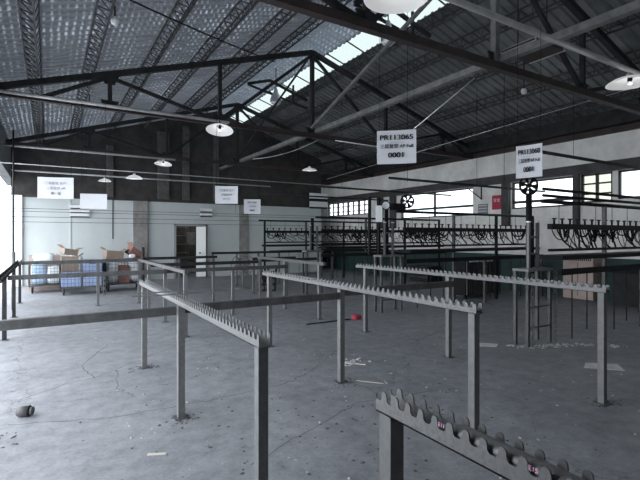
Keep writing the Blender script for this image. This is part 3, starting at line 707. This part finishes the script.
def striped(c, w, h, rz, label, ns=2):
    t = thing('striped_panel', label, 'panel', c, 'striped panels'); T = Matrix.Translation(c) @ Matrix.Rotation(rz, 4, 'Z')
    hh = h / ns
    for k in range(ns):
        p = T @ Vector((0, 0, h / 2 - hh * (k + .5))); MB().box(p, (w, .05, hh * .66), rz).build('white_slat', 'white_enamel', t)
        p = T @ Vector((0, .0, h / 2 - hh * (k + .92))); MB().box(p, (w * .96, .07, hh * .2), rz).build('dark_slat', 'black', t)
    return t
striped((5.25, YP - .06, 2.52), .48, .36, 0, 'small white slatted wall vent above the door')
striped((.92, YP - .06, 2.45), .58, .42, 0, 'small white slatted wall vent below the blank sign', 3)
striped((10.33, YP - .12, 3.2), .92, .74, 0, 'large white slatted panel at the right end of the pale back wall')

# ------------------------------------------------------------------ door
d = bpy.data.objects.new('door_1', None); C.objects.link(d); d.location = (4.67, YP, 0); d['kind'] = 'structure'
MB().b2((DX0 - .06, YP - .03, 0), (DX0 + .02, YP + .16, DZ + .06)).b2((DX1 - .02, YP - .03, 0), (DX1 + .06, YP + .16, DZ + .06)).b2((DX0 - .06, YP - .03, DZ - .02), (DX1 + .06, YP + .16, DZ + .06)).build('door_frame', 'doorframe', d)
lf = MB().box((5.03, YP - .12, 1.0), (.36, .04, 1.92), -.45).build('door_leaf', 'doorwhite', d)
MB().tube([(4.98, YP - .14, .95), (4.96, YP - .22, .95)], .03, 10).build('door_handle', 'black', lf)
t = thing('storage_shelf', 'dark shelving unit seen through the doorway', 'shelf', (4.4, 18.6, 0))
for xx in (3.95, 4.9):
    for yy in (18.3, 18.7): MB().b2((xx - .02, yy - .02, 0), (xx + .02, yy + .02, 2.1)).build('upright', 'rail', t)
for k in range(6): MB().b2((3.95, 18.28, .2 + k * .35), (4.9, 18.72, .23 + k * .35)).build('shelf_board', 'beamgrey', t)
o = MB().b2((4.75, 18.0, 1.25), (5.1, 18.05, 1.75)).build('pinned_sheet', 'beamgrey'); tag(o, 'grey sheet hanging inside the back room', 'sheet')
MB().tube([(4.92, 18.02, 1.75), (4.92, 18.02, 2.8)], .008, 5).build('cord', 'hose', o)

l = bpy.data.lights.new('store_fill_light', 'POINT'); l.energy = 25; l.shadow_soft_size = .06; l.color = (1, .97, .93)  # added fill light without a fitting, brightens the shelves behind the doorway
lo = bpy.data.objects.new('store_fill_light', l); C.objects.link(lo); lo.location = (5.6, 18.0, 2.5)
# round fan standing behind the dark rail, and the perforated board
t = thing('floor_fan', 'round caged floor fan standing before the back wall pilaster', 'fan', (5.2, 12.6, 0))
c = Vector((5.05, 12.75, .72)); fw = Vector((-.45, -.9, 0)).normalized()
for rr in (.34, .24, .14): MB().ring(c, rr, .012, fw, 28, 5).build('cage_ring', 'beamgrey', t)
b = fw.cross(Vector((0, 0, 1)))
for k in range(8):
    th = PI * k / 4; dd = Vector((0, 0, 1)) * math.cos(th) + b * math.sin(th); MB().bar(c, c + dd * .34, .012).build('cage_spoke', 'beamgrey', t)
for k in range(4):
    th = PI * k / 2 + .4; dd = Vector((0, 0, 1)) * math.cos(th) + b * math.sin(th); MB().bar(c - fw * .04, c + dd * .26 - fw * .04, .13, .012, fw).build('blade', 'rail', t)
MB().tube([c - fw * .04, (c[0], c[1], .02)], .025).build('stand', 'beamgrey', t); MB().lathe([(.001, .04), (.2, .03), (.24, 0)], (c[0], c[1], 0), 20).build('base', 'beamgrey', t)
t = thing('perforated_board', 'black board with two columns of oval holes leaning on the floor', 'board', (5.4, 12.0, 0))
m = MB(); cb = Vector((5.40, 11.75, .0)); rz = -YAW
u = Vector((math.cos(rz), math.sin(rz), 0)); up = Vector((.12, .12, .95)).normalized()
def pt(a, z, off=0): return cb + u * a + up * z + Vector((-math.sin(YAW), -math.cos(YAW), 0)) * off
for a0, a1 in ((-.26, -.20), (-.03, .03), (.20, .26)): m.bar(pt((a0 + a1) / 2, 0), pt((a0 + a1) / 2, .72), .06, .02, u.cross(up))
for z in (.02, .2, .38, .56, .70): m.bar(pt(-.26, z), pt(.26, z), .07, .02, u.cross(up))
m.build('board', 'black', t); MB().bar(pt(-.2, .68), pt(-.1, 0, -.3), .03).build('prop', 'black', t)

# ------------------------------------------------------------------ carts and their loads
def cart(cx, cy, w, dp, z1, label, rz=0.0, m='galv'):
    t = thing('wire_cart', label, 'cart', (cx, cy, 0), 'wire laundry carts')
    x0, x1, y0, y1, z0 = cx - w / 2, cx + w / 2, cy - dp / 2, cy + dp / 2, .21
    f = MB().b2((x0, y0, z0 - .03), (x1, y0 + .03, z0)).b2((x0, y1 - .03, z0 - .03), (x1, y1, z0)).b2((x0, y0, z0 - .03), (x0 + .03, y1, z0)).b2((x1 - .03, y0, z0 - .03), (x1, y1, z0))
    f.b2((x0, y0, z0 - .015), (x1, y1, z0 - .005)); f.build('base_frame', 'galv', t)
    def panel(a, b):
        p = MB(); L = (Vector(b) - Vector(a)).length; n = int(L / .085)
        for k in range(n + 1): q = Vector(a).lerp(Vector(b), k / n); p.bar(q + Vector((0, 0, z0)), q + Vector((0, 0, z1)), .009 if 0 < k < n else .024)
        for k in range(7): z = z0 + (z1 - z0) * k / 6; p.bar((a[0], a[1], z), (b[0], b[1], z), .009 if k < 6 else .024)
        return p
    for a, b in (((x0, y0, 0), (x1, y0, 0)), ((x0, y1, 0), (x1, y1, 0)), ((x0, y0, 0), (x0, y1, 0)), ((x1, y0, 0), (x1, y1, 0))): panel(a, b).build('wire_panel', m, t)
    for xx in (x0 + .08, x1 - .08):
        for yy in (y0 + .06, y1 - .06):
            wv = MB().tube([(xx - .022, yy, .085), (xx + .022, yy, .085)], .085, 16).build('wheel', 'rubber', t)
            MB().b2((xx - .03, yy - .03, .06), (xx - .022, yy + .03, z0 - .03)).b2((xx + .022, yy - .03, .06), (xx + .03, yy + .03, z0 - .03)).b2((xx - .03, yy - .03, z0 - .045), (xx + .03, yy + .03, z0 - .03)).build('caster_fork', 'galv', wv)
    return t
cart(-.02, 15.0, .86, .62, .78, 'leftmost wire cart filled with white and pale bags')
cart(.80, 14.1, 1.04, .70, .86, 'middle wire cart loaded with blue plastic crates')
cart(1.92, 14.45, 1.02, .74, .90, 'right wire cart with cardboard boxes on top, nearest the pilaster', m='rail')
def soft(cx, cy, cz, w, d_, h, name, label, m, cat='bag'):
    bm = bmesh.new(); bmesh.ops.create_cube(bm, size=1); bmesh.ops.subdivide_edges(bm, edges=bm.edges, cuts=3, use_grid_fill=True)
    for v in bm.verts:
        p = v.co; q = p.normalized() * .56; v.co = p.lerp(q, .35)
        v.co += Vector((random.uniform(-1, 1), random.uniform(-1, 1), random.uniform(-1, 1))) * .025
        v.co = Vector((v.co.x * w, v.co.y * d_, v.co.z * h))
    zmin = min(v.co.z for v in bm.verts)
    for v in bm.verts: v.co.z -= zmin
    me = bpy.data.meshes.new(name); bm.to_mesh(me); bm.free(); me.materials.append(M[m])
    for p in me.polygons: p.use_smooth = True
    o = bpy.data.objects.new(name, me); C.objects.link(o); o.location = (cx, cy, cz); return tag(o, label, cat)
def crate(cx, cy, cz, w, d_, h, label, m='blue', rz=0):
    t = thing('plastic_crate', label, 'crate', (cx, cy, cz), 'crates in the carts')
    b = MB()
    for s in (-1, 1):
        b.box((cx + s * (w / 2 - .01), cy, cz + h / 2), (.02, d_, h)); b.box((cx, cy + s * (d_ / 2 - .01), cz + h / 2), (w, .02, h))
    b.box((cx, cy, cz + .01), (w, d_, .02)); b.build('body', m, t)
    r = MB()
    for s in (-1, 1): r.box((cx + s * w / 2, cy, cz + h - .02), (.02, d_ + .03, .04)); r.box((cx, cy + s * d_ / 2, cz + h - .02), (w + .03, .02, .04))
    r.build('rim', m, t)
    MB().box((cx, cy - d_ / 2 - .004, cz + h * .72), (w * .35, .01, .03)).build('hand_slot', 'black', t)
    return t
def carton(cx, cy, cz, w, d_, h, label, m='card', rz=0, ry=0, flaps=True):
    t = thing('cardboard_box', label, 'box', (cx, cy, cz), 'cardboard boxes on the carts')
    R_ = Matrix.Rotation(rz, 3, 'Z') @ Matrix.Rotation(ry, 3, 'Y')
    lift = abs(math.sin(ry)) * w / 2 + abs(math.cos(ry)) * h / 2; q = Vector((cx, cy, cz + lift))
    b = MB()
    for s in (-1, 1):
        b.box(q + R_ @ Vector((s * w / 2, 0, 0)), (.008, d_, h), rz, ry); b.box(q + R_ @ Vector((0, s * d_ / 2, 0)), (w, .008, h), rz, ry)
    b.box(q + R_ @ Vector((0, 0, -h / 2)), (w, d_, .008), rz, ry); b.build('body', m, t)
    if flaps:
        for s in (-1, 1):
            MB().box(q + R_ @ Vector((s * (w / 2 + .06), 0, h / 2 + .04)), (.15, d_ * .96, .006), rz, ry - s * .6).build('flap', m, t)
    return t
soft(-.22, 14.98, .22, .36, .45, .62, 'laundry_bag', 'pale blue bag in the left half of the leftmost cart', 'paleblue')
soft(.16, 14.98, .22, .36, .45, .50, 'laundry_bag', 'white bag in the right half of the leftmost cart', 'whitebag')
soft(-.1, 15.0, .88, .5, .42, .22, 'laundry_bag', 'white bag heaped on top of the leftmost cart', 'whitebag')
carton(-.08, 15.75, 0, .80, .5, 1.02, 'pale tall carton standing behind the leftmost cart', 'card_pale', flaps=False)
soft(.72, 15.6, 0, .42, .45, .98, 'laundry_bag', 'pale bag standing on the floor between the left and middle carts', 'whitebag')
crate(.54, 14.1, .22, .46, .56, .40, 'blue crate low in the left half of the middle cart')
crate(1.06, 14.1, .22, .46, .56, .40, 'blue crate low in the right half of the middle cart')
crate(1.06, 14.1, .63, .46, .56, .30, 'blue crate stacked on the right side of the middle cart', 'blue')
carton(.52, 14.1, .63, .40, .42, .40, 'brown carton stacked on the left side of the middle cart', 'card')
carton(.50, 14.1, 1.05, .34, .34, .16, 'small torn brown carton topmost on the middle cart', 'card', .3, .18)
soft(1.62, 14.45, .22, .34, .5, .62, 'laundry_bag', 'white bag in the left part of the right cart', 'whitebag')
soft(2.22, 14.45, .22, .30, .5, .60, 'laundry_bag', 'white bag in the right part of the right cart', 'whitebag')
carton(1.92, 14.4, .22, .28, .46, .5, 'reddish carton deep inside the right cart', 'card_red', flaps=False)
carton(1.66, 14.45, .90, .46, .48, .24, 'open brown carton on the left of the right cart', 'card', .1, .10)
carton(2.23, 14.42, .90, .36, .40, .22, 'open reddish carton tilted on the right of the right cart', 'card_red', .2, .6)
soft(2.12, 14.06, .96, .16, .12, .1, 'white_cloth', 'small white cloth spilling from the tilted reddish carton', 'whitebag', 'cloth')
t = thing('slotted_post', 'grey perforated bracket post standing between the middle and right carts', 'post', (1.30, 13.3, 0))
MB().b2((1.27, 13.28, 0), (1.33, 13.32, .62)).build('post', 'galv', t)
for k in range(4): MB().b2((1.285, 13.27, .08 + k * .14), (1.315, 13.282, .14 + k * .14)).build('slot', 'black', t)

# ------------------------------------------------------------------ floor litter
def jug():
    c = Vector((-.17, 4.72, .065)); ax = Vector((math.cos(-.35), math.sin(-.35), 0))
    t = thing('plastic_jug', 'grey plastic pot lying on its side at the lower left', 'pot', (c[0], c[1], 0))
    prof = [(-.10, .001), (-.098, .035), (-.085, .055), (-.05, .063), (.03, .063)]
    K = .72; c = Vector((c[0], c[1], .047)); ax = ax * K; prof = [(a, r * K) for a, r in prof]
    MB().tube([c + ax * a for a, r in prof], [r for a, r in prof], 20).build('body', 'greyplastic', t)
    MB().tube([c + ax * .03, c + ax * .035, c + ax * .05, c + ax * .055], [.044, .048, .048, .036], 20).build('collar', 'black', t)
    MB().tube([c + ax * .055, c + ax * .085], .036, 20).build('neck', 'greyplastic', t)
jug()
def sheet(pts, name, label, m, cat='sheet'):
    o = MB().prism(pts, 'z', .001, .006).build(name, m); return tag(o, label, cat, 'sheets on the floor')
sheet([(5.55, 2.92), (5.83, 2.60), (6.05, 2.78), (5.77, 3.02)], 'floor_sheet', 'pale square sheet on the floor behind the right rack post', 'tile')
sheet([(5.32, 4.3), (5.5, 4.12), (5.68, 4.22), (5.48, 4.42)], 'floor_sheet', 'small pale sheet on the floor beyond the middle rack', 'tile')
sheet([(6.45, 4.35), (7.1, 3.95), (7.25, 4.25), (6.7, 4.65)], 'floor_sheet', 'greyish sheet on the floor behind the nearest pedestal', 'concrete')
sheet([(8.1, 3.1), (8.35, 2.85), (8.7, 3.05), (8.4, 3.2)], 'floor_sheet', 'pale sheet on the floor at the right edge, farther', 'tile')
sheet([(7.3, 2.55), (7.5, 2.3), (7.8, 2.5), (7.55, 2.7)], 'floor_sheet', 'pale sheet on the floor at the right edge, nearer', 'tile')
def rubble(n, fn, name, label, m, s=(.01, .03)):
    b = MB()
    for k in range(n):
        x, y = fn(); r = random.uniform(*s)
        v = [(x + r * math.cos(a) * random.uniform(.6, 1.2), y + r * math.sin(a) * random.uniform(.6, 1.2), .001) for a in [q * PI / 2.5 + k for q in range(5)]]
        b.add(v + [(x + random.uniform(-.3, .3) * r, y, .001 + r * random.uniform(.3, .7))], [(0, 1, 5), (1, 2, 5), (2, 3, 5), (3, 4, 5), (4, 0, 5), (4, 3, 2, 1, 0)])
    o = b.build(name, m); return tag(o, label, 'debris', kind='stuff')
def along(pts, spread):
    def f():
        i = random.randrange(len(pts) - 1); a, b = Vector(pts[i]), Vector(pts[i + 1]); p = a.lerp(b, random.random())
        return p.x + random.gauss(0, spread), p.y + random.gauss(0, spread)
    return f
rubble(140, along([(5.75, 4.0), (6.2, 3.75), (6.6, 3.6), (7.1, 3.2)], .05), 'rubble_line', 'line of pale rubble along the foot of the nearest pedestal', 'chip', (.012, .04))
rubble(330, lambda: (random.uniform(.5, 6), random.uniform(1.3, 8)), 'floor_grit', 'scattered small pale crumbs over the floor', 'chip', (.006, .018))
rubble(300, lambda: (random.gauss(2.4, 1.1), random.gauss(3.2, 1.0)), 'dark_grit', 'scattered dark crumbs on the floor between the racks', 'darkchip', (.006, .018))
for x, y, n in ((1.0, 3.98, 'left rack middle post'), (2.74, 4.03, 'middle rack middle post'), (1.0, 5.72, 'left rack far post'), (4.52, 2.21, 'right rack near post')):
    rubble(30, (lambda x=x, y=y: (x + random.gauss(.02, .09), y + random.gauss(-.03, .07))), 'post_rubble', 'crumbs of mortar around the foot of the ' + n, 'darkchip', (.008, .02))
def scrap(a, b, w, label, m='wood', z=.0):
    o = MB().bar((a[0], a[1], z + w * .3), (b[0], b[1], z + w * .3), w, w * .5).build('wood_scrap', m); tag(o, label, 'scrap', 'floor scraps')
scrap((3.16, 4.62), (3.36, 4.40), .022, 'pale stick on the floor right of the middle rack post')
scrap((2.9, 3.98), (3.10, 3.74), .012, 'thin pale stick on the floor, lower of the two by the middle post')
scrap((.62, 3.42), (.74, 3.36), .02, 'small white scrap on the floor left of the near post')
rubble(26, lambda: (3.28 + random.gauss(0, .1), 4.62 + random.gauss(0, .07)), 'chip_heap', 'small heap of pale chips beside the stick right of the middle post', 'chip', (.012, .035))
rubble(14, lambda: (random.uniform(-.45, -.2), random.uniform(4.1, 4.4)), 'twig_litter', 'dark litter at the lower left edge near the plastic pot', 'darkchip', (.008, .02))
soft(5.05, 6.9, .0, .15, .13, .09, 'red_rag', 'crumpled red rag on the floor behind the middle rack', 'redcloth', 'rag')
o = MB().tube([(3.95, 6.9, .02), (4.9, 6.9, .02)], .012, 6).build('floor_rod', 'black'); tag(o, 'dark rod lying on the floor beside the red rag', 'rod')
o = MB().b2((.3, 9.9, 0), (.66, 10.06, .02)).build('floor_plate', 'rail'); tag(o, 'small grey plate lying on the floor below the laundry carts', 'plate')
# hairline cracks in the slab
def crack(pts, w=.012):
    b = MB(); v = []; P = [Vector((x, y)) for x, y in pts]; Q = []
    for i in range(len(P) - 1):
        for k in range(8): Q.append(P[i].lerp(P[i + 1], k / 8) + Vector((random.uniform(-1, 1), random.uniform(-1, 1))) * .02)
    Q.append(P[-1])
    for i in range(len(Q)):
        d = (Q[min(i + 1, len(Q) - 1)] - Q[max(0, i - 1)]).normalized(); nrm = Vector((-d.y, d.x)); ww = w * random.uniform(.25, .6)
        v += [(*(Q[i] + nrm * ww), .0012), (*(Q[i] - nrm * ww), .0012)]
    b.add(v, [(2 * i, 2 * i + 1, 2 * i + 3, 2 * i + 2) for i in range(len(Q) - 1)])
    struct('trim_9', b, 'crack', recalc=False)
crack([(-.25, 5.2), (.2, 5.55), (.45, 5.6), (1.0, 6.1), (1.9, 6.9)])
crack([(.45, 5.6), (.35, 6.2), (.75, 7.2)])
crack([(.7, 5.75), (.62, 5.1), (.75, 4.7)], .009)
crack([(-.3, 4.6), (.45, 4.3), (1.3, 4.25), (2.2, 4.3), (2.6, 4.5), (3.6, 5.3)])
crack([(1.2, 2.9), (1.9, 3.2), (2.55, 3.45), (3.4, 3.3)], .01)
crack([(3.3, 5.0), (4.6, 4.9), (5.6, 5.3)], .01)

# ------------------------------------------------------------------ light and camera
w = bpy.data.worlds.new('overcast_sky'); bpy.context.scene.world = w; w.use_nodes = True
nt = w.node_tree; bg = nt.nodes['Background']
bg.inputs['Color'].default_value = (0.90, 0.95, 1.0, 1); bg.inputs['Strength'].default_value = 5.0
def portal(name, loc, rot, sx, sy):
    l = bpy.data.lights.new(name, 'AREA'); l.shape = 'RECTANGLE'; l.size = sx; l.size_y = sy; l.cycles.is_portal = True
    o = bpy.data.objects.new(name, l); C.objects.link(o); o.location = loc; o.rotation_euler = rot
portal('daylight_left', (LW - .12, 10.55, 1.74), (0, -PI / 2, 0), 3.4, 17.8)
portal('daylight_right', (RW + .15, 7.6, 2.75), (0, PI / 2, 0), .95, 22.5)
portal('daylight_ridge', (6.61, 7.7, roofz(6.61) + .12), (0, math.atan(SL), 0), .65, 23)

cam = bpy.data.cameras.new('camera'); cam.sensor_width = 36; cam.lens = 36 * 444 / 640
cam.shift_y = -4 / 640; cam.clip_start = 0.02
co = bpy.data.objects.new('camera', cam); C.objects.link(co); co.location = (0, 0, 1.6)
co.rotation_euler = (PI / 2, 0, -YAW)
bpy.context.scene.camera = co
vs = bpy.context.scene.view_settings
vs.view_transform = 'Standard'; vs.look = 'None'; vs.gamma = 1.0; vs.use_curve_mapping = False; vs.exposure = 0.45
